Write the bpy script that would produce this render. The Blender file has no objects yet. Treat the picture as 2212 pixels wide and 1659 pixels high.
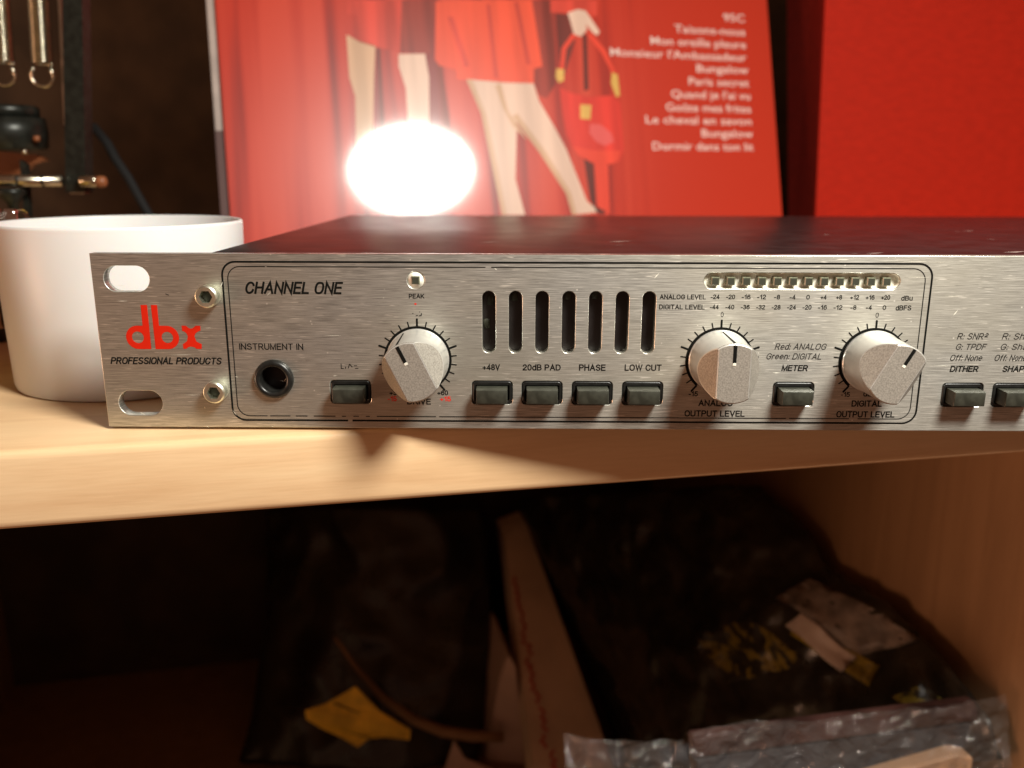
import bpy, bmesh, math, random
from mathutils import Vector, Matrix, Euler
random.seed(7)
MM = 0.001
sc = bpy.context.scene
COL = sc.collection
# ------------------------------------------------------------------ camera, world, lamp, exposure
cam_d = bpy.data.cameras.new("camera"); cam = bpy.data.objects.new("camera", cam_d); COL.objects.link(cam)
sc.camera = cam
pitch, yaw, roll = 0.24366, -0.01058, 0.00207
fw = Vector((math.sin(yaw)*math.cos(pitch), math.cos(yaw)*math.cos(pitch), -math.sin(pitch)))
rt = Vector((math.cos(yaw), -math.sin(yaw), 0)); up = rt.cross(fw)
rt2 = math.cos(roll)*rt + math.sin(roll)*up; up2 = -math.sin(roll)*rt + math.cos(roll)*up
m = Matrix((rt2, up2, -fw)).transposed().to_4x4()
m.translation = Vector((106.314, -212.895, 64.773))*MM
cam.matrix_world = m
cam_d.sensor_width = 36.0
cam_d.lens = 1868.365/2212*36.0
cam_d.clip_start = 0.005; cam_d.clip_end = 20
cam_d.dof.use_dof = True
cam_d.dof.focus_distance = 0.213
cam_d.dof.aperture_fstop = 12.5

w = bpy.data.worlds.new("World"); sc.world = w; w.use_nodes = True
bg = w.node_tree.nodes["Background"]
bg.inputs[0].default_value = (0.64, 0.29, 0.17, 1); bg.inputs[1].default_value = 0.20

ld = bpy.data.lights.new("desk_lamp_light", 'AREA'); ld.shape = 'DISK'; ld.size = 0.145; ld.energy = 5.9
ld.color = (1.0, 0.965, 0.87)
lo = bpy.data.objects.new("desk_lamp_light", ld); COL.objects.link(lo)
lo.location = (0.316, -0.220, 0.358)
lo.rotation_euler = (Vector((0.25, -0.14, 0.0)) - Vector(lo.location)).to_track_quat('-Z', 'Y').to_euler()

rl = bpy.data.lights.new("warm_fill_light", 'AREA'); rl.shape = 'DISK'; rl.size = 0.5; rl.energy = 10.5  # added warm fill from low left, no lamp visible there
rl.color = (1.0, 0.54, 0.33)
ro = bpy.data.objects.new("warm_fill_light", rl); COL.objects.link(ro)
ro.location = (-1.35, -0.62, -0.25)
ro.rotation_euler = (Vector((0.1, 0.0, 0.0)) - Vector(ro.location)).to_track_quat('-Z', 'Y').to_euler()

sc.view_settings.view_transform = 'Standard'; sc.view_settings.look = 'None'
sc.view_settings.exposure = 0.0; sc.view_settings.gamma = 1.0
sc.render.engine = 'CYCLES'
sc.cycles.use_denoising = True
sc.cycles.max_bounces = 8

# ------------------------------------------------------------------ materials
def mat(name, col, rough=.5, metal=0., var=0., vs=200., bump=0., bs=800., stretch=(1, 1, 1), col2=None, spec=.5,
        coat=0., coatr=.05, rvar=0., trans=0., ior=1.45, aniso=0., detail=3, alpha=1., sss=0.):
    M = bpy.data.materials.new(name); M.use_nodes = True
    nt = M.node_tree; N = nt.nodes; L = nt.links
    P = N["Principled BSDF"]
    P.inputs['Base Color'].default_value = (*col, 1); P.inputs['Roughness'].default_value = rough
    P.inputs['Metallic'].default_value = metal; P.inputs['Specular IOR Level'].default_value = spec
    P.inputs['Coat Weight'].default_value = coat; P.inputs['Coat Roughness'].default_value = coatr
    P.inputs['Transmission Weight'].default_value = trans; P.inputs['IOR'].default_value = ior
    P.inputs['Anisotropic'].default_value = aniso; P.inputs['Alpha'].default_value = alpha
    if sss: P.inputs['Subsurface Weight'].default_value = sss; P.inputs['Subsurface Scale'].default_value = 0.004
    tc = N.new('ShaderNodeTexCoord'); mp = N.new('ShaderNodeMapping'); mp.inputs['Scale'].default_value = stretch
    L.new(tc.outputs['Object'], mp.inputs['Vector'])
    if var or col2:
        n = N.new('ShaderNodeTexNoise'); n.inputs['Scale'].default_value = vs; n.inputs['Detail'].default_value = detail
        L.new(mp.outputs[0], n.inputs['Vector'])
        r = N.new('ShaderNodeValToRGB'); c2 = col2 or tuple(max(0, c*(1-var)) for c in col)
        c1 = col if col2 else tuple(min(1, c*(1+var)) for c in col)
        r.color_ramp.elements[0].position = .36; r.color_ramp.elements[1].position = .64
        r.color_ramp.elements[0].color = (*c2, 1); r.color_ramp.elements[1].color = (*c1, 1)
        L.new(n.outputs['Fac'], r.inputs[0]); L.new(r.outputs[0], P.inputs['Base Color'])
    if rvar:
        n = N.new('ShaderNodeTexNoise'); n.inputs['Scale'].default_value = vs*.6; n.inputs['Detail'].default_value = 4
        L.new(mp.outputs[0], n.inputs['Vector'])
        mr = N.new('ShaderNodeMapRange'); mr.inputs['From Min'].default_value = .3; mr.inputs['From Max'].default_value = .7
        mr.inputs['To Min'].default_value = rough-rvar; mr.inputs['To Max'].default_value = rough+rvar
        L.new(n.outputs['Fac'], mr.inputs['Value']); L.new(mr.outputs[0], P.inputs['Roughness'])
    if bump:
        n = N.new('ShaderNodeTexNoise'); n.inputs['Scale'].default_value = bs; n.inputs['Detail'].default_value = 3
        L.new(mp.outputs[0], n.inputs['Vector'])
        b = N.new('ShaderNodeBump'); b.inputs['Strength'].default_value = 1; b.inputs['Distance'].default_value = bump*MM
        L.new(n.outputs['Fac'], b.inputs['Height']); L.new(b.outputs[0], P.inputs['Normal'])
    return M

def panel_metal():
    M = bpy.data.materials.new("brushed_aluminium"); M.use_nodes = True
    nt = M.node_tree; N = nt.nodes; L = nt.links; P = N["Principled BSDF"]
    P.inputs['Metallic'].default_value = 1.0
    P.inputs['Anisotropic'].default_value = .75
    tg = N.new('ShaderNodeCombineXYZ'); tg.inputs[2].default_value = 1.0
    L.new(tg.outputs[0], P.inputs['Tangent'])
    tc = N.new('ShaderNodeTexCoord')
    def noise(s, scale=1., det=3, rough=.5):
        mp = N.new('ShaderNodeMapping'); mp.inputs['Scale'].default_value = s; L.new(tc.outputs['Object'], mp.inputs['Vector'])
        n = N.new('ShaderNodeTexNoise'); n.inputs['Scale'].default_value = scale; n.inputs['Detail'].default_value = det
        n.inputs['Roughness'].default_value = rough
        L.new(mp.outputs[0], n.inputs['Vector']); return n.outputs['Fac']
    def ramp(src, a, b, ca, cb):
        r = N.new('ShaderNodeValToRGB'); r.color_ramp.elements[0].position = a; r.color_ramp.elements[1].position = b
        r.color_ramp.elements[0].color = (*ca, 1); r.color_ramp.elements[1].color = (*cb, 1); L.new(src, r.inputs[0]); return r.outputs[0]
    def mix(f, a, b, mode='MIX'):
        x = N.new('ShaderNodeMix'); x.data_type = 'RGBA'; x.blend_type = mode
        if isinstance(f, float): x.inputs[0].default_value = f
        else: L.new(f, x.inputs[0])
        for s, k in ((a, 6), (b, 7)):
            if isinstance(s, tuple): x.inputs[k].default_value = (*s, 1)
            else: L.new(s, x.inputs[k])
        return x.outputs[2]
    streak = noise((130, 40, 6500), 1, 5, .65)
    c = ramp(streak, .34, .66, (.30, .298, .275), (.83, .825, .77))
    big = noise((22, 20, 34), 1, 3)
    c = mix(ramp(big, .35, .7, (0, 0, 0), (.5, .5, .5)), c, (.62, .58, .46))
    scr = noise((170, 40, 3300), 1, 2, .45)
    sf = ramp(scr, .63, .69, (0, 0, 0), (1, 1, 1))
    gate = ramp(noise((90, 50, 120), 1, 2), .44, .52, (0, 0, 0), (.95, .95, .95))
    g = mix(1.0, sf, gate, 'MULTIPLY')
    c = mix(g, c, (1., .97, .88))
    v = N.new('ShaderNodeTexVoronoi'); v.inputs['Scale'].default_value = 330; L.new(tc.outputs['Object'], v.inputs['Vector'])
    sp = ramp(v.outputs['Distance'], .05, .09, (1, 1, 1), (0, 0, 0))
    sg = ramp(noise((120, 50, 120), 1, 2), .50, .56, (0, 0, 0), (.95, .95, .95))
    spk = mix(1.0, sp, sg, 'MULTIPLY')
    c = mix(spk, c, (.95, .93, .85))
    L.new(c, P.inputs['Base Color'])
    mr = N.new('ShaderNodeMapRange'); mr.inputs['To Min'].default_value = .17; mr.inputs['To Max'].default_value = .30
    L.new(noise((150, 40, 4000), 1, 3), mr.inputs['Value']); L.new(mr.outputs[0], P.inputs['Roughness'])
    b = N.new('ShaderNodeBump'); b.inputs['Distance'].default_value = .00004; b.inputs['Strength'].default_value = .6
    L.new(noise((260, 50, 4600), 1, 3, .6), b.inputs['Height']); L.new(b.outputs[0], P.inputs['Normal'])
    Q = N.new('ShaderNodeBsdfPrincipled'); Q.inputs['Metallic'].default_value = 1.0; Q.inputs['Anisotropic'].default_value = .3
    Q.inputs['Roughness'].default_value = .66
    L.new(tg.outputs[0], Q.inputs['Tangent']); L.new(c, Q.inputs['Base Color']); L.new(b.outputs[0], Q.inputs['Normal'])
    ms = N.new('ShaderNodeMixShader'); ms.inputs[0].default_value = .50
    L.new(P.outputs[0], ms.inputs[1]); L.new(Q.outputs[0], ms.inputs[2]); L.new(ms.outputs[0], N['Material Output'].inputs['Surface'])
    return M

def wood(name, c1, c2, c3, rough=.42, axis=0):
    M = bpy.data.materials.new(name); M.use_nodes = True
    nt = M.node_tree; N = nt.nodes; L = nt.links; P = N["Principled BSDF"]
    tc = N.new('ShaderNodeTexCoord'); mp = N.new('ShaderNodeMapping')
    s = [60, 60, 60]; s[axis] = 5
    mp.inputs['Scale'].default_value = s; mp.inputs['Rotation'].default_value = (0.05, .06, .05)
    L.new(tc.outputs['Object'], mp.inputs['Vector'])
    n = N.new('ShaderNodeTexNoise'); n.inputs['Scale'].default_value = 1.4; n.inputs['Detail'].default_value = 5; n.inputs['Distortion'].default_value = .6
    L.new(mp.outputs[0], n.inputs['Vector'])
    r = N.new('ShaderNodeValToRGB'); r.color_ramp.elements[0].position = .3; r.color_ramp.elements[1].position = .7
    r.color_ramp.elements[0].color = (*c1, 1); r.color_ramp.elements[1].color = (*c2, 1)
    e = r.color_ramp.elements.new(.5); e.color = (*c3, 1)
    L.new(n.outputs['Fac'], r.inputs[0])
    mp2 = N.new('ShaderNodeMapping'); s2 = [1400, 1400, 1400]; s2[axis] = 90; mp2.inputs['Scale'].default_value = s2
    L.new(tc.outputs['Object'], mp2.inputs['Vector'])
    n2 = N.new('ShaderNodeTexNoise'); n2.inputs['Scale'].default_value = 1; n2.inputs['Detail'].default_value = 3; L.new(mp2.outputs[0], n2.inputs['Vector'])
    r2 = N.new('ShaderNodeValToRGB'); r2.color_ramp.elements[0].position = .3; r2.color_ramp.elements[0].color = (.95, .94, .92, 1)
    r2.color_ramp.elements[1].position = .6; r2.color_ramp.elements[1].color = (1, 1, 1, 1); L.new(n2.outputs['Fac'], r2.inputs[0])
    x = N.new('ShaderNodeMix'); x.data_type = 'RGBA'; x.blend_type = 'MULTIPLY'; x.inputs[0].default_value = 1
    L.new(r.outputs[0], x.inputs[6]); L.new(r2.outputs[0], x.inputs[7]); L.new(x.outputs[2], P.inputs['Base Color'])
    P.inputs['Roughness'].default_value = rough
    b = N.new('ShaderNodeBump'); b.inputs['Distance'].default_value = .00003; L.new(n2.outputs['Fac'], b.inputs['Height']); L.new(b.outputs[0], P.inputs['Normal'])
    return M

def cover_print(name, base, dark, light):
    """printed photograph of a hanging curtain: folds run up the sleeve"""
    M = bpy.data.materials.new(name); M.use_nodes = True
    nt = M.node_tree; N = nt.nodes; L = nt.links; P = N["Principled BSDF"]
    tc = N.new('ShaderNodeTexCoord'); mp = N.new('ShaderNodeMapping'); mp.inputs['Scale'].default_value = (70, 1, 3.0)
    mp.inputs['Rotation'].default_value = (0, math.radians(-3), 0)
    L.new(tc.outputs['Object'], mp.inputs['Vector'])
    n = N.new('ShaderNodeTexNoise'); n.inputs['Scale'].default_value = 1; n.inputs['Detail'].default_value = 2; L.new(mp.outputs[0], n.inputs['Vector'])
    r = N.new('ShaderNodeValToRGB'); r.color_ramp.elements[0].position = .36; r.color_ramp.elements[1].position = .60
    r.color_ramp.elements[0].color = (*dark, 1); r.color_ramp.elements[1].color = (*light, 1)
    e = r.color_ramp.elements.new(.47); e.color = (*base, 1)
    L.new(n.outputs['Fac'], r.inputs[0])
    sx = N.new('ShaderNodeSeparateXYZ'); L.new(tc.outputs['Object'], sx.inputs[0])
    mr = N.new('ShaderNodeMapRange'); mr.inputs['From Min'].default_value = .205; mr.inputs['From Max'].default_value = .235
    L.new(sx.outputs[0], mr.inputs['Value'])
    x = N.new('ShaderNodeMix'); x.data_type = 'RGBA'; L.new(mr.outputs[0], x.inputs[0]); L.new(r.outputs[0], x.inputs[6]); x.inputs[7].default_value = (*base, 1)
    L.new(x.outputs[2], P.inputs['Base Color'])
    gloss(P)
    return M
def gloss(P):
    P.inputs['Roughness'].default_value = .34; P.inputs['Specular IOR Level'].default_value = .32
    P.inputs['Coat Weight'].default_value = .9; P.inputs['Coat Roughness'].default_value = .075

def yellow_mask():
    """worn yellow print on the black bag"""
    M = bpy.data.materials.new("worn_yellow_print"); M.use_nodes = True
    nt = M.node_tree; N = nt.nodes; L = nt.links; P = N["Principled BSDF"]
    tc = N.new('ShaderNodeTexCoord'); mp = N.new('ShaderNodeMapping'); mp.inputs['Scale'].default_value = (42, 42, 75); mp.inputs['Rotation'].default_value = (0, .5, .3)
    L.new(tc.outputs['Object'], mp.inputs['Vector'])
    n = N.new('ShaderNodeTexNoise'); n.inputs['Scale'].default_value = 1.3; n.inputs['Detail'].default_value = 3; n.inputs['Distortion'].default_value = 1.6
    L.new(mp.outputs[0], n.inputs['Vector'])
    r = N.new('ShaderNodeValToRGB'); r.color_ramp.elements[0].position = .50; r.color_ramp.elements[1].position = .55
    r.color_ramp.elements[0].color = (.028, .022, .013, 1); r.color_ramp.elements[1].color = (.23, .17, .025, 1)
    L.new(n.outputs['Fac'], r.inputs[0]); L.new(r.outputs[0], P.inputs['Base Color']); P.inputs['Roughness'].default_value = .38
    return M
def film_mat():
    M = bpy.data.materials.new("wrinkled_clear_film"); M.use_nodes = True
    nt = M.node_tree; N = nt.nodes; L = nt.links; P = N["Principled BSDF"]
    P.inputs['Base Color'].default_value = (.45, .42, .40, 1); P.inputs['Roughness'].default_value = .07; P.inputs['Specular IOR Level'].default_value = 1.0; P.inputs['Metallic'].default_value = .6
    t = N.new('ShaderNodeBsdfTransparent'); ms = N.new('ShaderNodeMixShader'); ms.inputs[0].default_value = .13
    tc = N.new('ShaderNodeTexCoord'); n = N.new('ShaderNodeTexNoise'); n.inputs['Scale'].default_value = 90; n.inputs['Detail'].default_value = 5; n.inputs['Distortion'].default_value = 1.2
    L.new(tc.outputs['Object'], n.inputs['Vector']); b = N.new('ShaderNodeBump'); b.inputs['Distance'].default_value = .006
    L.new(n.outputs['Fac'], b.inputs['Height']); L.new(b.outputs[0], P.inputs['Normal'])
    L.new(t.outputs[0], ms.inputs[1]); L.new(P.outputs[0], ms.inputs[2]); L.new(ms.outputs[0], N['Material Output'].inputs['Surface'])
    return M
MT = dict(
    alu=panel_metal(),
    alu_edge=mat("sawn_aluminium", (.86, .83, .74), .34, 1., .12, 900, .02, 1500),
    ink=mat("black_ink", (.006, .006, .005), .6, spec=.08), ink_grey=mat("thin_grey_ink", (.02, .018, .016), .6, spec=.08),
    ink_red=mat("red_ink", (.60, .02, .008), .5, spec=.15), logo=mat("logo_red_ink", (.58, .016, .004), .5, spec=.15),
    black_metal=mat("black_painted_steel", (.014, .011, .011), .33, 0, .3, 120, .003, 1500, spec=.6, rvar=.03),
    scuff=mat("paint_scuff", (.34, .25, .22), .5),
    knob=mat("silver_grey_plastic", (.74, .74, .70), .28, .7, .05, 300, .010, 900),
    knobface=mat("textured_silver_face", (.38, .355, .31), .42, .5, .2, 2600, .035, 2400),
    black_plastic=mat("black_plastic", (.010, .010, .009), .34, 0, .3, 600, .02, 1500),
    button=mat("dusty_black_button", (.030, .031, .023), .40, 0, .25, 500, .012, 1200, rvar=.06),
    hole=mat("dark_recess", (.004, .004, .004), .8),
    screw=mat("bright_zinc", (.80, .82, .68), .38, 1., .1, 500),
    recess=mat("milky_led_window", (.74, .72, .62), .45, 0, .12, 900, .05, 900),
    led=mat("unlit_led_resin", (.13, .135, .085), .25, 0, .3, 1500, .01, 900), led_dark=mat("unlit_led_face", (.042, .044, .032), .4, spec=.3),
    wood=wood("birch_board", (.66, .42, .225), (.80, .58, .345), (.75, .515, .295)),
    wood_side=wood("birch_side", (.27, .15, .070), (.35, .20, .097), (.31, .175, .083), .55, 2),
    white=mat("white_plastic", (.74, .73, .72), .35, 0, .01, 100, spec=.5, sss=.15),
    wall=mat("dark_brown_wall", (.052, .032, .016), .8, 0, .25, 30, .1, 300),
    curtain=cover_print("printed_curtain", (.50, .032, .013), (.24, .013, .008), (.60, .055, .025)),
    linen=mat("red_linen", (.40, .014, .004), .7, 0, .07, 220, .05, 1800, stretch=(.6, 1, 1.6), spec=.15),
    linen_edge=mat("dark_red_spine", (.26, .012, .006), .6, 0, .1, 200),
    card=mat("grey_card", (.42, .34, .30), .6, 0, .1, 100), card_dark=mat("brown_card", (.09, .04, .035), .6),
    steel=mat("spring_steel", (.62, .58, .46), .22, 1., .15, 400), dark_steel=mat("black_steel", (.018, .02, .016), .35, .3, .3, 300),
    chrome=mat("chrome", (.8, .78, .76), .08, 1.), copper=mat("orange_plastic", (.26, .09, .035), .4),
    clear=mat("clear_plastic", (.95, .95, .95), .04, 0, trans=1., ior=1.45),
    rubber=mat("black_rubber", (.012, .012, .012), .7),
    bag=mat("black_plastic_bag", (.022, .018, .012), .30, 0, .5, 40, 1.0, 70, rvar=.06, spec=.8), yellow_mask=yellow_mask(),
    print_yellow=mat("yellow_print", (.26, .19, .025), .4, 0, .6, 120), label_yellow=mat("yellow_sticker", (.80, .48, .03), .5, 0, .25, 70),
    label_white=mat("white_sticker", (.52, .43, .37), .5), tape=mat("grey_tape", (.20, .165, .14), .45, 0, .35, 120, .2, 200),
    tan=mat("tan_card", (.40, .23, .13), .65, 0, .15, 25),
    paper=mat("beige_card", (.86, .68, .52), .6, 0, .12, 25), paper_pink=mat("pinkish_paper", (.62, .45, .38), .6, 0, .12, 30),
    red_pen=mat("red_writing", (.62, .03, .03), .6), film=film_mat(),
    dusky=mat("dusky_red_print", (.055, .024, .020), .4, 0, .5, 60, .5, 120), slate=mat("slate_print", (.05, .053, .06), .4, 0, .5, 40, .5, 120),
    olive=mat("dark_olive_cloth", (.03, .022, .010), .8, 0, .5, 60, .5, 200), dark_item=mat("near_black_plastic", (.012, .011, .009), .35, 0, .5, 60),
    floor=mat("dark_floor", (.03, .02, .014), .8),
)
def print_mat(name, col, var=.12):
    M = mat(name, col, .42, 0, var, 1., stretch=(110, 1, 9), detail=2); gloss(M.node_tree.nodes["Principled BSDF"]); return M
PM = dict(coat=print_mat("print_red_coat", (.80, .085, .035)), coat_dark=print_mat("print_dark_red", (.28, .035, .022), .3),
          coat1=print_mat("print_red_skirt", (.60, .055, .032), .25), skin=print_mat("print_skin", (.74, .50, .385), .10), skin_dark=print_mat("print_shaded_skin", (.60, .36, .22), .1),
          purse=print_mat("print_handbag", (.66, .040, .025), .2), purse_low=print_mat("print_handbag_flap", (.74, .06, .03), .1), gold=print_mat("print_gold", (.72, .42, .10), .2),
          dark=print_mat("print_near_black", (.15, .025, .018), .3), pink=print_mat("print_pink_shine", (.70, .10, .09), .05), text=print_mat("print_pale_lettering", (.86, .62, .55), 0.))

# ------------------------------------------------------------------ object helpers (all lengths in millimetres)
WL = {}
def link(o, parent=None):
    COL.objects.link(o)
    if parent is not None: o.parent = parent
    return o
def tag(o, label=None, cat=None, group=None, kind=None):
    for k, v in (('label', label), ('category', cat), ('group', group), ('kind', kind)):
        if v: o[k] = v
    return o
def empty(name, loc, label=None, cat=None, group=None, rot=None):
    o = bpy.data.objects.new(name, None); o.empty_display_size = .01; link(o)
    if rot is None: o.location = Vector(loc)*MM
    else:
        M4 = rot.to_4x4(); M4.translation = Vector(loc)*MM; o.matrix_world = M4
    WL[o] = Vector(loc) if rot is None else Vector((0, 0, 0))
    return tag(o, label, cat, group)
def mk(name, V, F, mt, parent=None, loc=(0, 0, 0), smooth=False, mats=None, fm=None):
    """V in mm relative to loc; loc is in world mm (or in the frame of a rotated parent)"""
    me = bpy.data.meshes.new(name); me.from_pydata([Vector(v)*MM for v in V], [], F); me.update()
    for x in (mats or [mt]): me.materials.append(x)
    if fm:
        for i, k in enumerate(fm): me.polygons[i].material_index = k
    if smooth:
        for p in me.polygons: p.use_smooth = True
    return put(name, me, parent, loc)
def put(name, me, parent=None, loc=(0, 0, 0)):
    o = bpy.data.objects.new(name, me); link(o, parent)
    loc = Vector(loc); base = WL[parent] if parent is not None else Vector((0, 0, 0))
    o.location = (loc-base)*MM; WL[o] = loc
    return o
def bm_obj(name, bm, mt, parent=None, loc=(0, 0, 0), smooth=False, mats=None, sharp=None):
    me = bpy.data.meshes.new(name)
    bmesh.ops.recalc_face_normals(bm, faces=bm.faces)
    for f in bm.faces: f.smooth = smooth
    if sharp is not None and smooth:
        for e in bm.edges:
            if len(e.link_faces) == 2 and e.calc_face_angle(0) > sharp: e.smooth = False
    bmesh.ops.scale(bm, vec=(MM, MM, MM), verts=bm.verts)
    bm.to_mesh(me); bm.free()
    for x in (mats or [mt]): me.materials.append(x)
    return put(name, me, parent, loc)
def box_bm(x0, x1, y0, y1, z0, z1, bev=0, seg=2, bm=None):
    b = bmesh.new()
    r = bmesh.ops.create_cube(b, size=1)
    for v in b.verts: v.co = Vector(((x0+x1)/2+v.co.x*(x1-x0), (y0+y1)/2+v.co.y*(y1-y0), (z0+z1)/2+v.co.z*(z1-z0)))
    if bev: bmesh.ops.bevel(b, geom=list(b.edges), offset=bev, segments=seg, affect='EDGES', profile=.6)
    if bm is not None:
        me = bpy.data.meshes.new("t"); b.to_mesh(me); b.free(); bm.from_mesh(me); bpy.data.meshes.remove(me); return bm
    return b
def lathe(prof, n=48, ax='y', c=(0, 0, 0), bm=None, cap=True):
    """prof = [(radius, along)]"""
    bm = bm or bmesh.new(); rings = []
    for r, t in prof:
        ring = []
        for i in range(n):
            a = 2*math.pi*i/n; x, z = r*math.cos(a), r*math.sin(a)
            p = {'y': (x, t, z), 'z': (x, z, t), 'x': (t, x, z)}[ax]
            ring.append(bm.verts.new(Vector(p)+Vector(c)))
        rings.append(ring)
    for a, b in zip(rings, rings[1:]):
        for i in range(n): bm.faces.new((a[i], a[(i+1) % n], b[(i+1) % n], b[i]))
    if cap:
        bm.faces.new(rings[0]); bm.faces.new(rings[-1])
    return bm
def tube(pts, r, n=10, bm=None):
    bm = bm or bmesh.new(); pts = [Vector(p) for p in pts]; rings = []
    for i, p in enumerate(pts):
        d = (pts[min(i+1, len(pts)-1)]-pts[max(i-1, 0)]).normalized()
        u = d.cross(Vector((0, 0, 1)))
        if u.length < .1: u = d.cross(Vector((0, 1, 0)))
        u.normalize(); v = d.cross(u)
        rr = r[i] if isinstance(r, (list, tuple)) else r
        rings.append([bm.verts.new(p+rr*(math.cos(2*math.pi*k/n)*u+math.sin(2*math.pi*k/n)*v)) for k in range(n)])
    for a, b in zip(rings, rings[1:]):
        for i in range(n): bm.faces.new((a[i], a[(i+1) % n], b[(i+1) % n], b[i]))
    bm.faces.new(rings[0]); bm.faces.new(rings[-1]); return bm
def prism_xz(poly, y0, y1, bm=None):
    bm = bm or bmesh.new()
    a = [bm.verts.new((x, y0, z)) for x, z in poly]; b = [bm.verts.new((x, y1, z)) for x, z in poly]
    n = len(poly); bm.faces.new(a); bm.faces.new(b)
    for i in range(n): bm.faces.new((a[i], a[(i+1) % n], b[(i+1) % n], b[i]))
    return bm
def stadium(cx, cz, w, h, n=10):
    r = min(w, h)/2; p = []
    for q in range(4):
        a0 = q*math.pi/2; ox = (w/2-r)*(1 if q in (0, 3) else -1); oz = (h/2-r)*(1 if q < 2 else -1)
        for i in range(n+1):
            a = a0+i/n*math.pi/2; p.append((cx+ox+r*math.cos(a), cz+oz+r*math.sin(a)))
    return p
def rrect(cx, cz, w, h, r, n=5):
    p = []
    for q in range(4):
        a0 = q*math.pi/2; ox = (w/2-r)*(1 if q in (0, 3) else -1); oz = (h/2-r)*(1 if q < 2 else -1)
        for i in range(n+1):
            a = a0+i/n*math.pi/2; p.append((cx+ox+r*math.cos(a), cz+oz+r*math.sin(a)))
    return p
def curve_plate(name, outline, holes, y0, y1, mt, parent, bevel=0., loc=(0, 0, 0)):
    """sheet in the xz plane with real holes, between y0 (front) and y1"""
    cu = bpy.data.curves.new(name, 'CURVE'); cu.dimensions = '2D'; cu.fill_mode = 'BOTH'
    for pl in [outline]+holes:
        s = cu.splines.new('POLY'); s.points.add(len(pl)-1); s.use_cyclic_u = True
        for i, (x, z) in enumerate(pl): s.points[i].co = (x, z, 0, 1)
    cu.extrude = (y1-y0)/2-bevel; cu.bevel_depth = bevel; cu.bevel_resolution = 1; cu.offset = -bevel
    t = bpy.data.objects.new("t", cu); COL.objects.link(t)
    dg = bpy.context.evaluated_depsgraph_get(); me = bpy.data.meshes.new_from_object(t.evaluated_get(dg))
    bpy.data.objects.remove(t); bpy.data.curves.remove(cu)
    me.transform(Matrix.Translation((0, (y0+y1)/2, 0)) @ Matrix.Rotation(math.pi/2, 4, 'X'))
    me.transform(Matrix.Scale(MM, 4)); me.name = name; me.materials.clear(); me.materials.append(mt)
    return put(name, me, parent, loc)
def flat_polys(name, polys, y, mt, parent, loc=(0, 0, 0)):
    V = []; F = []
    for p in polys:
        F.append(tuple(range(len(V), len(V)+len(p)))); V += [(a, y, b) for a, b in p]
    return mk(name, V, F, mt, parent, loc)
def text_print(s, x0, x1, base, cap, y, mt, parent, name='lettering', shear=0., bold=0., ref=None, label=None, align=None, loc=(0, 0, 0)):
    """lettering fitted to left, right, baseline and capital height"""
    cu = bpy.data.curves.new("t", 'FONT'); cu.body = s; cu.size = 10; cu.shear = shear; cu.offset = bold; cu.resolution_u = 3
    t = bpy.data.objects.new("t", cu); COL.objects.link(t)
    dg = bpy.context.evaluated_depsgraph_get(); dg.update(); me = bpy.data.meshes.new_from_object(t.evaluated_get(dg))
    bpy.data.objects.remove(t); bpy.data.curves.remove(cu)
    xs = [v.co.x for v in me.vertices]
    capu = 7.0
    a, b = min(xs), max(xs)
    k = (x1-x0)/(b-a) if x1 is not None else cap/capu*.86
    for v in me.vertices:
        v.co = Vector((x0+(v.co.x-a)*k, y, base+v.co.y*cap/capu))*MM
    me.name = name; me.materials.clear(); me.materials.append(mt)
    o = put(name, me, parent, loc)
    if label: o['label'] = label
    return o

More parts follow.
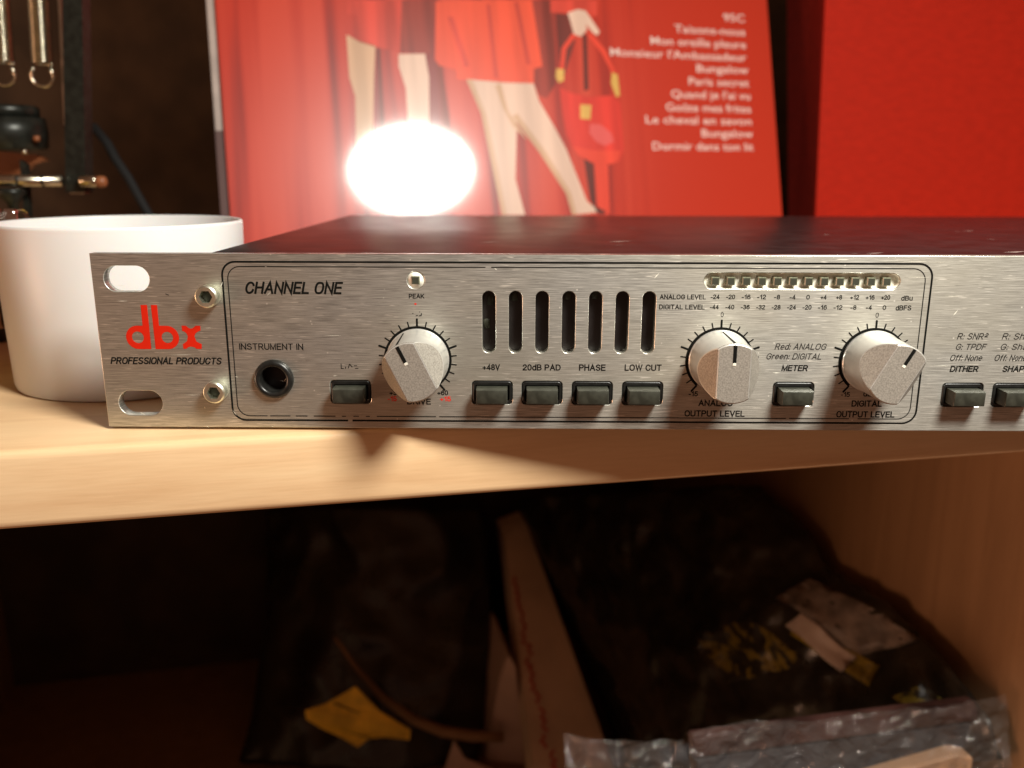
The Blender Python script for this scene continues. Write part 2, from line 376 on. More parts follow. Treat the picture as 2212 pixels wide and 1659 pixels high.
# monoline lettering: every glyph is a set of strokes on a cap height of 1
def _a(cx, cy, rx, ry, a0, a1, n=10): return [(cx+rx*math.cos(math.radians(a0+(a1-a0)*i/n)), cy+ry*math.sin(math.radians(a0+(a1-a0)*i/n))) for i in range(n+1)]
def _o(w, n=24): # squarish oval
    return [(w/2+w/2*math.copysign(abs(math.cos(t))**.8, math.cos(t)), .5+.5*math.copysign(abs(math.sin(t))**.8, math.sin(t))) for t in [2*math.pi*i/n for i in range(n+1)]]
_C = [p for p in _o(.60) if True]
GL = {
 'A': (.62, [[(0, 0), (.31, 1), (.62, 0)], [(.11, .34), (.51, .34)]]),
 'B': (.55, [[(.30, .53), (0, .53), (0, 0), (.32, 0)]+_a(.32, .265, .23, .265, -90, 90), [(0, .53), (0, 1), (.30, 1)]+_a(.30, .765, .21, .235, 90, -90)]),
 'C': (.58, [_a(.29, .68, .29, .32, 12, 90, 6)+_a(.29, .5, .29, .5, 90, 270, 14)+_a(.29, .34, .29, .34, 270, 352, 6)]),
 'D': (.58, [[(0, 0), (0, 1), (.28, 1)]+_a(.28, .5, .30, .5, 90, -90, 14)+[(.28, 0), (0, 0)]]),
 'E': (.48, [[(.48, 1), (0, 1), (0, 0), (.49, 0)], [(0, .53), (.44, .53)]]),
 'F': (.46, [[(.46, 1), (0, 1), (0, 0)], [(0, .52), (.40, .52)]]),
 'G': (.60, [_a(.30, .68, .29, .32, 14, 90, 6)+_a(.30, .5, .30, .5, 90, 270, 14)+_a(.30, .30, .30, .30, 270, 350, 6)+[(.60, .47), (.33, .47)]]),
 'H': (.56, [[(0, 0), (0, 1)], [(.56, 0), (.56, 1)], [(0, .53), (.56, .53)]]),
 'I': (.0, [[(0, 0), (0, 1)]]),
 'K': (.56, [[(0, 0), (0, 1)], [(.54, 1), (0, .38)], [(.19, .60), (.57, 0)]]),
 'L': (.45, [[(0, 1), (0, 0), (.45, 0)]]),
 'M': (.66, [[(0, 0), (0, 1), (.33, .02), (.66, 1), (.66, 0)]]),
 'N': (.56, [[(0, 0), (0, 1), (.56, 0), (.56, 1)]]),
 'O': (.62, [_o(.62)]),
 'P': (.53, [[(0, 0), (0, 1), (.30, 1)]+_a(.30, .73, .23, .27, 90, -90)+[(.30, .46), (0, .46)]]),
 'R': (.56, [[(0, 0), (0, 1), (.31, 1)]+_a(.31, .735, .22, .265, 90, -90)+[(.31, .47), (0, .47)], [(.30, .47), (.55, 0)]]),
 'S': (.54, [_a(.27, .74, .25, .26, 25, 180, 10)+[(.03, .68)]+[(.13, .57), (.40, .46), (.52, .34)]+_a(.27, .26, .27, .26, 0, -158, 10)]),
 'T': (.54, [[(.27, 0), (.27, 1)], [(0, 1), (.54, 1)]]),
 'U': (.56, [[(0, 1), (0, .3)]+_a(.28, .28, .28, .28, 180, 360)+[(.56, .3), (.56, 1)]]),
 'V': (.58, [[(0, 1), (.29, 0), (.58, 1)]]),
 'W': (.86, [[(0, 1), (.22, 0), (.43, 1), (.64, 0), (.86, 1)]]),
 'X': (.56, [[(0, 1), (.56, 0)], [(.56, 1), (0, 0)]]), 'Y': (.56, [[(0, 1), (.28, .42), (.56, 1)], [(.28, .42), (.28, 0)]]),
 '0': (.46, [_o(.46)]), '1': (.24, [[(0, .76), (.12, .84), (.22, 1), (.22, 0)]]),
 '2': (.46, [_a(.23, .72, .22, .28, 170, -20, 12)+[(.36, .50), (.02, .12), (0, 0), (.47, 0)]]),
 '3': (.46, [_a(.22, .74, .20, .26, 155, -70, 12)+[(.20, .53)], [(.20, .53)]+_a(.22, .27, .24, .27, 80, -158, 14)]),
 '4': (.48, [[(.35, 0), (.35, 1), (0, .27), (.48, .27)]]),
 '5': (.46, [[(.42, 1), (.08, 1), (.03, .52)]+_a(.22, .31, .24, .31, 130, -155, 14)]),
 '6': (.46, [_a(.25, .72, .19, .28, 30, 110, 6)+_a(.23, .5, .23, .48, 120, 180, 6)+_a(.23, .31, .23, .31, 180, 535, 20)]),
 '8': (.46, [_a(.23, .755, .195, .245, 0, 360, 18), _a(.23, .265, .23, .265, 0, 360, 18)]),
 '+': (.46, [[(0, .36), (.46, .36)], [(.23, .12), (.23, .60)]]), '-': (.27, [[(0, .35), (.27, .35)]]),
 ':': (.02, [[(0, 0), (0, .09)], [(0, .55), (0, .64)]]),
 '\u00b2': (.36, [[(x*.78, .42+y*.60) for x, y in _a(.23, .72, .22, .28, 170, -20, 8)+[(.36, .50), (.02, .10), (0, 0), (.46, 0)]]]),
 'a': (.44, [_a(.21, .50, .19, .24, 160, 0, 8)+[(.40, .12), (.45, 0)], _a(.20, .21, .20, .21, 60, 400, 14)]),
 'd': (.44, [[(.44, 0), (.44, 1)], _a(.22, .36, .22, .38, 0, 360, 18)]), 'b': (.44, [[(0, 0), (0, 1)], _a(.22, .36, .22, .38, 0, 360, 18)]),
 'e': (.44, [[(.02, .38), (.44, .38)]+_a(.22, .38, .22, .36, 0, 300, 16)]),
 'f': (.24, [[(.11, 0), (.11, .84)]+_a(.24, .85, .13, .15, 180, 90, 4), [(0, .72), (.24, .72)]]),
 'h': (.42, [[(0, 0), (0, 1)], [(0, .5)]+_a(.21, .50, .21, .24, 160, 0, 8)+[(.42, 0)]]),
 'n': (.42, [[(0, 0), (0, .74)], [(0, .5)]+_a(.21, .50, .21, .24, 160, 0, 8)+[(.42, 0)]]),
 'o': (.44, [_a(.22, .36, .22, .38, 0, 360, 18)]), 'p': (.44, [[(0, -.25), (0, .74)], _a(.22, .36, .22, .38, 0, 360, 18)]),
 'r': (.24, [[(0, 0), (0, .74)], [(0, .48), (.08, .68), (.24, .72)]]),
 'u': (.42, [[(0, .74), (0, .25)]+_a(.21, .22, .21, .22, 180, 340, 8), [(.42, .74), (.42, 0)]]),
}
def text(s, x0, x1, base, cap, y, mt, parent, name='lettering', shear=0., bold=0., label=None):
    """lettering fitted to left, right, baseline and capital height; y is the plane it is printed on"""
    items = []; x = 0.
    for c in s:
        if c == ' ': x += .36; continue
        wd_, st = GL[c]; items.append((x, st)); x += wd_+.24
    tot = x-.24; hw = (.066 if bold <= 0 else .066+.22*bold)*cap
    hk = cap-2*hw; k = (x1-x0-2*hw-shear*hk)/tot
    V = []; F = []; lay = 0
    for ox, st in items:
        for pl_ in st:
            lay = (lay+1) % 3; yy = y-.003*lay
            P_ = [Vector((x0+hw+(ox+a)*k+shear*(b*hk), 0, base+hw+b*hk)) for a, b in pl_]
            Q = [P_[0]]
            for p in P_[1:]:
                if (p-Q[-1]).length > 1e-4: Q.append(p)
            P_ = Q; closed = (P_[0]-P_[-1]).length < 1e-3 and len(P_) > 3
            if closed: P_ = P_[:-1]
            n = len(P_); i0 = len(V)
            for i, p in enumerate(P_):
                d0 = (p-P_[i-1]).normalized() if (i > 0 or closed) else None
                d1 = (P_[(i+1) % n]-p).normalized() if (i < n-1 or closed) else None
                d0 = d0 or d1; d1 = d1 or d0
                q = p.copy()
                if not closed and i == 0: q = p-d1*hw*.9
                if not closed and i == n-1: q = p+d0*hw*.9
                t = (d0+d1)
                t = t.normalized() if t.length > .2 else d1
                nn = Vector((-t.z, 0, t.x)); co = max(.35, nn.dot(Vector((-d1.z, 0, d1.x))))
                V.append((q.x+nn.x*hw/co, yy, q.z+nn.z*hw/co)); V.append((q.x-nn.x*hw/co, yy, q.z-nn.z*hw/co))
            for i in range(n if closed else n-1):
                j = (i+1) % n; F.append((i0+2*i, i0+2*i+1, i0+2*j+1, i0+2*j))
    o = mk(name, V, F, mt, parent)
    if label: o['label'] = label
    return o

# ------------------------------------------------------------------ shelf (its own frame: s along the front edge, d inwards)
SA = math.atan(.226); S_O = Vector((-17.1, -19.0, 0))
sa = Vector((math.cos(SA), math.sin(SA), 0)); sb = Vector((-math.sin(SA), math.cos(SA), 0))
def S(s, d, z): return S_O+sa*s+sb*d+Vector((0, 0, z))
def shelf_part(name, x0, x1, y0, y1, z0, z1, mt, bev, parent=None):
    o = bm_obj(name, box_bm(x0, x1, y0, y1, z0, z1, bev, 3), mt, None, (0, 0, 0), smooth=True, sharp=1.2)
    o.location = S_O*MM; o.rotation_euler = (0, 0, SA); return o
sh = shelf_part('shelf_board', -420, 700, 0, 520, -20.6, -.7, MT['wood'], 2.2)
tag(sh, kind='structure')
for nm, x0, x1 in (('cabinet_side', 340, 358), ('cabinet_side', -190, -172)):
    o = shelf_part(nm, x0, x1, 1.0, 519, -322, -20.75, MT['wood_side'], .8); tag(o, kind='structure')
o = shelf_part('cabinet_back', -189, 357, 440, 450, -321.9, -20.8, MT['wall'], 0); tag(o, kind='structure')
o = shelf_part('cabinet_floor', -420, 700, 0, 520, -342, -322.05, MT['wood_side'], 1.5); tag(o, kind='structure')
o = bm_obj('wall', box_bm(-1500, 1900, 640, 660, -900, 1500), MT['wall']); tag(o, kind='structure')

# ------------------------------------------------------------------ rack unit
U = empty('rack_preamp', (241.3, 96, -1.5), 'silver rack-mount microphone preamp with brushed faceplate, lying on the wooden shelf', 'audio preamp')
PH = 44.45
VX = [98.27+6.62*i for i in range(7)]
BUT = [(62.98, 'dark button under the scratched LINE lettering'), (99.02, 'dark button under +48V'), (111.67, 'dark button under 20dB PAD'), (124.4, 'dark button under PHASE'),
       (137.15, 'dark button under LOW CUT'), (175.3, 'dark button under METER'), (217.9, 'dark button under DITHER'), (230.6, 'dark button under SHAPE')]
BZ = 9.55
LEDX = [153.95+3.81*i for i in range(12)]
holes = [stadium(8.6, 38.2, 11.3, 6.5), stadium(474, 38.2, 11.3, 6.5), stadium(474, 6.4, 11.3, 6.5), stadium(8.9, 6.4, 11.2, 6.5)]
holes += [stadium(x, 27.7, 3.3, 15.6) for x in VX]
holes += [rrect(x, BZ, 10.3, 6.15, 1.0) for x, _ in BUT]
holes += [stadium(175.2, 38.2, 48.0, 3.95), stadium(80.25, 38.15, 4.3, 4.3, 8), stadium(43.65, 12.95, 9.0, 9.0, 8)]
fp = curve_plate('faceplate', [(0, 0), (482.6, 0), (482.6, PH), (0, PH)], holes, 0, 3.1, MT['alu'], U, .16)
fp['label'] = 'brushed aluminium faceplate with scratches'
IY = -.03
def ring_lines(x0, x1, z0, z1, r, wd, gaps):
    """printed rounded rectangle built as separate strokes so that worn gaps stay open"""
    P = rrect((x0+x1)/2, (z0+z1)/2, x1-x0, z1-z0, r, 8); polys = []
    n = len(P)
    cx, cz = (x0+x1)/2, (z0+z1)/2
    Q = rrect(cx, cz, x1-x0-2*wd, z1-z0-2*wd, r-wd, 8)
    for i in range(n):
        a, b, c, d = P[i], P[(i+1) % n], Q[(i+1) % n], Q[i]
        L = math.hypot(b[0]-a[0], b[1]-a[1])
        if L > 8:
            cuts = [(0., 1.)]
            for g0, g1, zz in gaps:
                if abs(a[1]-zz) < 1 and abs(b[1]-zz) < 1:
                    t0, t1 = sorted(((g0-a[0])/(b[0]-a[0]), (g1-a[0])/(b[0]-a[0]))); nc = []
                    for u, v in cuts:
                        if t1 <= u or t0 >= v: nc.append((u, v)); continue
                        if t0 > u: nc.append((u, t0))
                        if t1 < v: nc.append((t1, v))
                    cuts = nc
            ip = lambda p, q, t: (p[0]+(q[0]-p[0])*t, p[1]+(q[1]-p[1])*t)
            for u, v in cuts: polys.append([ip(a, b, u), ip(a, b, v), ip(d, c, v), ip(d, c, u)])
        else: polys.append([a, b, c, d])
    return polys
flat_polys('frame_line', ring_lines(32.2, 207.1, 1.75, 42.75, 3.6, .48, [(62.0, 63.1, 1.75)]), IY, MT['ink'], fp)['label'] = 'thick outer printed frame line'
flat_polys('frame_line', ring_lines(33.65, 205.4, 3.0, 41.45, 3.2, .24, [(51.6, 53.2, 3), (58.8, 60.4, 3), (61.5, 63.4, 3), (64.8, 66.6, 3), (67.6, 69.4, 3), (41.3, 42.0, 3), (47.2, 48.6, 3), (43.2, 43.6, 41.45), (97.5, 98.9, 41.45), (190, 192.2, 3), (174, 174.8, 3), (84.6, 85.4, 3)]), IY, MT['ink'], fp)['label'] = 'thin inner printed frame line'

TX = [('CHANNEL ONE', 37.7, 62.3, 34.55, 3.1, .22, .09), ('INSTRUMENT IN', 35.35, 51.5, 20.42, 1.65, 0, .05), ('PROFESSIONAL PRODUCTS', 2.3, 30.8, 16.55, 1.84, .25, .12),
      ('PEAK', 78.45, 82.3, 33.55, 1.2, 0, .1), ('+48V', 96.6, 101.0, 15.4, 1.58, 0, .12), ('20dB PAD', 106.75, 116.35, 15.4, 1.6, 0, .12), ('PHASE', 120.95, 127.65, 15.38, 1.66, 0, .12),
      ('LOW CUT', 132.45, 141.75, 15.42, 1.66, 0, .1), ('+30', 72.85, 75.65, 8.76, 1.3, 0, .12), ('+60', 85.05, 87.8, 8.8, 1.3, 0, .12), ('DRIVE', 77.3, 83.35, 6.32, 1.6, 0, .12),
      ('ANALOG LEVEL', 140.5, 151.9, 33.6, 1.2, 0, .1), ('DIGITAL LEVEL', 140.45, 151.75, 31.1, 1.2, 0, .1), ('dBu', 199.9, 202.7, 33.5, 1.2, 0, .1), ('dBFS', 198.8, 202.65, 31.05, 1.25, 0, .1),
      ('0', 155.8, 156.5, 29.2, 1.25, 0, 0), ('0', 194.05, 194.8, 29.2, 1.25, 0, 0), ('-15', 148.85, 151.25, 8.83, 1.35, 0, .12), ('dB', 154.7, 157.1, 9.0, 1.55, 0, .1), ('ANALOG', 151.5, 160.2, 6.27, 1.66, 0, .12), ('OUTPUT LEVEL', 148.1, 163.45, 3.5, 1.66, 0, .12),
      ('-15', 187.35, 189.65, 8.87, 1.3, 0, .1), ('dB', 193.0, 195.4, 9.0, 1.55, 0, .1), ('DIGITAL', 190.3, 198.0, 6.32, 1.66, 0, .12), ('OUTPUT LEVEL', 186.7, 201.5, 3.48, 1.66, 0, .12),
      ('Red: ANALOG', 169.75, 182.8, 21.0, 1.62, .25, -.02), ('Green: DIGITAL', 167.75, 181.9, 18.52, 1.58, .25, -.02), ('METER', 171.85, 178.6, 15.5, 1.63, .15, .14),
      ('R: SNR\u00b2', 214.8, 222.6, 23.8, 1.62, .25, -.02), ('G: TPDF', 214.7, 222.5, 21.16, 1.58, .25, -.02), ('Off: None', 213.65, 221.95, 18.32, 1.62, .25, -.02), ('DITHER', 214.0, 221.25, 15.48, 1.62, .15, .14),
      ('R: Shape 1', 225.9, 237.4, 23.84, 1.62, .25, -.02), ('G: Shape 2', 225.8, 237.4, 21.2, 1.58, .25, -.02), ('Off: None', 224.7, 233.0, 18.36, 1.62, .25, -.02), ('SHAPE', 227.1, 233.9, 15.54, 1.62, .15, .14)]
for s, a, b, z, c, shr, bo in TX:
    text(s, a, b, z, c, IY, MT['ink'] if bo > 0 else MT['ink_grey'], fp, shear=shr, bold=bo, label='printed words '+s)
for k, (u, d) in enumerate(zip(['-24', '-20', '-16', '-12', '-8', '-4', '0', '+4', '+8', '+12', '+16', '+20'], ['-44', '-40', '-36', '-32', '-28', '-24', '-20', '-16', '-12', '-8', '-4', '0'])):
    for s, z in ((u, 33.68), (d, 31.15)):
        wd = .62+.70*(len(s)-1)*1.02 if len(s) > 1 else .7
        c = 154.15+3.81*k-(0 if z > 33 else .05)
        text(s, c-wd/2-.08, c+wd/2+.08, z, 1.16, IY, MT['ink'], fp, bold=.1, label='printed number '+s)
# the worn prints: LINE, 12 o'clock figure and the red figures
worn = [[(60.75, 15.6), (60.95, 15.6), (60.95, 16.95), (60.75, 16.95)], [(60.75, 15.6), (61.5, 15.6), (61.5, 15.78), (60.75, 15.78)], [(61.85, 15.6), (62.05, 15.6), (62.05, 16.1), (61.85, 16.2)],
        [(62.5, 15.7), (62.7, 15.7), (63.1, 16.9), (62.9, 16.9)], [(62.95, 16.7), (63.1, 16.9), (63.75, 16.1), (63.6, 15.95)], [(64.3, 15.62), (65.2, 15.66), (65.2, 15.85), (64.3, 15.8)], [(64.1, 16.3), (64.9, 16.35), (64.9, 16.5), (64.1, 16.5)]]
flat_polys('lettering', worn, IY, MT['ink'], fp)['label'] = 'half worn-off word LINE'
worn = [[(80.0, 29.1), (80.6, 29.25), (80.55, 29.45), (80.05, 29.3)], [(80.8, 29.1), (81.5, 29.2), (81.6, 29.9), (81.4, 29.9), (81.3, 29.4), (80.8, 29.3)], [(80.9, 30.1), (81.2, 30.15), (81.2, 30.3), (80.9, 30.3)], [(79.2, 29.7), (79.5, 29.75), (79.45, 29.95), (79.2, 29.9)]]
flat_polys('lettering', worn, IY, MT['ink'], fp)['label'] = 'scratched remains of a figure above the first knob'
flat_polys('lettering', [[(80.05+.3*math.cos(a*.785), 32.2+.24*math.sin(a*.785)) for a in range(8)]], IY, MT['ink_red'], fp)['label'] = 'small red dot'
text('-15', 72.35, 74.65, 7.15, 1.35, IY, MT['ink_red'], fp, bold=.1, label='red number -15')
text('+15', 85.7, 88.5, 7.2, 1.3, IY, MT['ink_red'], fp, bold=.12, label='worn red number +15')
# logo
def arc(cx, cz, r, a0, a1, n=20): return [(cx+r*math.cos(math.radians(a0+(a1-a0)*i/n)), cz+r*math.sin(math.radians(a0+(a1-a0)*i/n))) for i in range(n+1)]
d_out = [(11.45, 31.7), (13.05, 31.7), (13.05, 20.5), (9.97, 20.5)]+arc(9.97, 23.48, 2.98, 270, 90, 24)+[(11.45, 26.46)]
b_out = [(14.03, 31.7), (15.55, 31.7), (15.55, 26.46), (17.35, 26.46)]+arc(17.35, 23.48, 2.98, 90, -90, 24)+[(14.15, 20.5)]
curve_plate('logo_letter', d_out, [arc(9.95, 23.5, 1.5, 0, 345, 23)], -.05, -.01, MT['logo'], fp)['label'] = 'red logo letter d'
curve_plate('logo_letter', b_out, [arc(17.4, 23.5, 1.45, 0, 345, 23)], -.05, -.01, MT['logo'], fp)['label'] = 'red logo letter b'
xo = [(21.25, 26.5), (22.3, 26.5), (22.9, 25.95), (23.5, 25.72), (24.1, 25.95), (24.76, 26.5), (25.93, 26.5), (25.9, 25.3), (25.3, 25.05), (24.6, 24.6), (24.25, 23.85), (24.6, 22.5), (25.3, 22.1), (25.92, 21.8), (25.8, 20.6), (24.6, 20.6), (23.9, 21.05), (23.1, 21.2),
      (22.4, 21.0), (21.9, 20.6), (21.2, 20.6), (21.15, 21.8), (21.7, 22.15), (22.3, 22.6), (22.6, 23.84), (22.3, 24.6), (21.7, 25.1), (21.3, 25.15)]
curve_plate('logo_letter', xo, [], -.05, -.01, MT['logo'], fp)['label'] = 'red logo letter x'
flat_polys('ink_speck', [[(17.9, 34.6), (18.8, 34.25), (18.75, 34.1), (17.95, 34.4)]], IY, MT['ink'], fp)

V = []; F = []
rr = random.Random(3)
for k in range(70):
    x = rr.uniform(4, 236); z = rr.uniform(1, 43.5)
    if rr.random() < .55: l = rr.uniform(1.5, 7); a = rr.uniform(-.02, .02); wd_ = rr.uniform(.03, .07)
    else: l = rr.uniform(.3, 2.0); a = rr.uniform(-1.2, 1.2); wd_ = rr.uniform(.05, .12)
    if any(abs(x-q) < l/2+11 and abs(z-18) < 12 for q in (80.3, 156.2, 194.6)) or (z < 13.5 and x > 55) or (95 < x < 142 and 18 < z < 37) or (148 < x < 202 and 35 < z < 41): continue
    dx, dz = l/2*math.cos(a), l/2*math.sin(a); i = len(V)
    V += [(x-dx, -.05, z-dz), (x+wd_*math.sin(a), -.05, z-wd_*math.cos(a)), (x+dx, -.05, z+dz), (x-wd_*math.sin(a), -.05, z+wd_*math.cos(a))]; F.append((i, i+1, i+2, i+3))
tag(mk('scratch', V, F, MT['recess'], fp), kind='stuff')
# chassis
ch = bm_obj('chassis', box_bm(26.7, 455.9, 3.15, 194.5, .3, 43.9, .5, 2), MT['black_metal'], U, (0, 0, 0), smooth=True, sharp=.6)
V = []; F = []
for k in range(46):
    x = random.uniform(40, 330); y = random.uniform(8, 185); l = random.uniform(.6, 3.2)*(1 if random.random() < .75 else 3); a = random.uniform(-.5, .5); wd = random.uniform(.12, .4)
    dx, dy = l*math.cos(a)/2, l*math.sin(a)/2; i = len(V)
    V += [(x-dx, y-dy, 43.94), (x-dx*.2, y-dy-wd, 43.94), (x+dx, y+dy, 43.94), (x+dx*.1, y+wd, 43.94)]; F.append((i, i+1, i+2, i+3))
tag(mk('scratch', V, F, MT['scuff'], ch), kind='stuff')
bm_obj('sub_panel', box_bm(28, 454, 11, 12, 1, 43), MT['hole'], ch)
# dim circuit parts seen through the vents
for x, z, c in ((98.6, 32.6, 'recess'), (104.6, 33.6, 'copper'), (97.6, 26.6, 'led'), (118, 34, 'led_dark'), (124.8, 34.2, 'steel')):
    bm_obj('capacitor', lathe([(1.3, 0), (1.3, 2.2), (.9, 2.6)], 12, 'z', (x, 4.1, z-1)), MT['led_dark'], ch, smooth=True)
for x, y in ((40, 30), (440, 30), (40, 170), (440, 170)):
    bm_obj('rubber_foot', lathe([(6, -.7), (7, -.4), (7, .3)], 24, 'z', (x, y, 0)), MT['rubber'], U, smooth=False)

# hex socket screws
def screw(x, z, label):
    b = lathe([(2.75, 0), (2.75, -2.8), (2.4, -3.2)], 32, 'y', cap=False)
    # socket: ring face from the round head to a hexagon, then the hexagon walls
    n = 36; r0 = []; r1 = []; r2 = []
    for i in range(n):
        a = 2*math.pi*i/n; k = (a % (math.pi/3))-math.pi/6; rh = 1.45/math.cos(k)
        r0.append(b.verts.new((2.4*math.cos(a), -3.2, 2.4*math.sin(a)))); r1.append(b.verts.new((rh*math.cos(a), -3.15, rh*math.sin(a)))); r2.append(b.verts.new((rh*math.cos(a), -1.2, rh*math.sin(a))))
    for i in range(n):
        j = (i+1) % n; b.faces.new((r0[i], r0[j], r1[j], r1[i])); b.faces.new((r1[i], r1[j], r2[j], r2[i]))
    f = b.faces.new(r2); f.material_index = 1  # dark floor colour stands in for shade inside the socket
    o = bm_obj('screw', b, None, U, (x, 0, z), smooth=True, sharp=.5, mats=[MT['screw'], MT['led_dark']]); o['label'] = label
screw(29.0, 34.2, 'upper hex socket screw'); screw(29.0, 9.9, 'lower hex socket screw')
# jack
jk = bm_obj('jack_socket', lathe([(5.0, 0), (5.0, -.5), (4.75, -1.1), (4.2, -1.45), (3.6, -1.3), (3.25, -.8), (3.2, 3), (3.2, 9.5), (.05, 9.6)], 48, 'y', cap=False), MT['black_plastic'], U, (43.65, 0, 12.95), smooth=True)
# buttons
cap_b = box_bm(-3.9, 3.9, -4.2, 3.0, -2.0, 1.7, 0)
fr = [e for e in cap_b.edges if all(v.co.y < 0 for v in e.verts)]
bmesh.ops.bevel(cap_b, geom=fr, offset=.55, segments=2, affect='EDGES', profile=.5)
bz = curve_plate('bezel', rrect(0, 0, 10.0, 5.85, .95), [rrect(0, -.15, 8.5, 4.0, .3, 3)], .05, 2.9, MT['black_plastic'], None, .22)
bez_me = bz.data; bpy.data.objects.remove(bz)
cap_o = bm_obj('button', cap_b, MT['button'], U, (BUT[0][0], 0, BZ), smooth=True, sharp=.7); cap_me = cap_o.data
for k, (x, lab) in enumerate(BUT):
    o = cap_o if k == 0 else put('button', cap_me, U, (x, 0, BZ))
    o['label'] = lab
    put('bezel', bez_me, o, (x, 0, BZ))
# LED windows
wd = curve_plate('led_window', stadium(175.2, 38.2, 47.9, 3.85), [], 1.5, 2.6, MT['recess'], U); wd['label'] = 'long milky recess of the level meter'
wall_v = stadium(175.2, 38.2, 47.9, 3.85)
bmw = bmesh.new(); a = [bmw.verts.new((x, .25, z)) for x, z in wall_v]; b = [bmw.verts.new((175.2+(x-175.2)*.992, 1.55, 38.2+(z-38.2)*.88)) for x, z in wall_v]
for i in range(len(a)): bmw.faces.new((a[i], a[(i+1) % len(a)], b[(i+1) % len(a)], b[i]))
bm_obj('window_lip', bmw, MT['recess'], wd, smooth=True)
lb = box_bm(-1.02, 1.02, -.55, 1.5, -1.0, 1.0, 0)
bmesh.ops.bevel(lb, geom=[e for e in lb.edges if all(v.co.y < 0 for v in e.verts)], offset=.22, segments=1, affect='EDGES')
for f in lb.faces:
    if f.calc_center_median().y < -.5: f.material_index = 1
l0 = bm_obj('led', lb, None, U, (LEDX[0], .2, 38.15), mats=[MT['led'], MT['led_dark']]); lme = l0.data
for k, x in enumerate(LEDX[1:]): put('led', lme, U, (x, .2, 38.15))
pw = bm_obj('led_window', lathe([(2.12, .2), (1.9, 1.6), (1.2, 1.8)], 28, 'y', (80.25, 0, 38.15)), MT['recess'], U, smooth=True); pw['label'] = 'round recess of the PEAK light'
put('led', lme, U, (80.25, .25, 38.1))

# dial scales and knobs
def dial(cx, cz, hide=()):
    polys = []
    n = 70; a0, a1 = 90+140, 90-140
    for i in range(n):
        t0 = math.radians(a0+(a1-a0)*i/n); t1 = math.radians(a0+(a1-a0)*(i+1)/n)
        polys.append([(cx+8.55*math.cos(t0), cz+8.55*math.sin(t0)), (cx+8.55*math.cos(t1), cz+8.55*math.sin(t1)), (cx+7.6*math.cos(t1), cz+7.6*math.sin(t1)), (cx+7.6*math.cos(t0), cz+7.6*math.sin(t0))])
    for k in range(-10, 11):
        if k in hide: continue
        t = math.radians(90+14*k); big = k % 5 == 0; r1 = 10.25 if big else 9.75; hw = .26 if big else .17
        ux, uz = math.cos(t), math.sin(t); px, pz = -uz*hw, ux*hw
        p = [(cx+8.3*ux+px, cz+8.3*uz+pz)]
        for j in range(7):
            b = t+math.pi/2-math.pi*j/6; p.append((cx+r1*ux+hw*math.cos(b), cz+r1*uz+hw*math.sin(b)))
        p.append((cx+8.3*ux-px, cz+8.3*uz-pz)); polys.append(p)
    V = []; F = []
    for q, p in enumerate(polys):
        y = IY-.004*(q % 2)-(.01 if q >= n else 0)
        F.append(tuple(range(len(V), len(V)+len(p)))); V += [(x, y, z) for x, z in p]
    return mk('dial_scale', V, F, MT['ink'], fp)
KN = [(80.35, 18.15, 26, 'first knob, turned left of centre, over DRIVE'), (156.2, 18.15, 0, 'middle knob pointing straight up, over ANALOG'), (194.55, 18.15, -28, 'right knob turned to the right, over DIGITAL')]
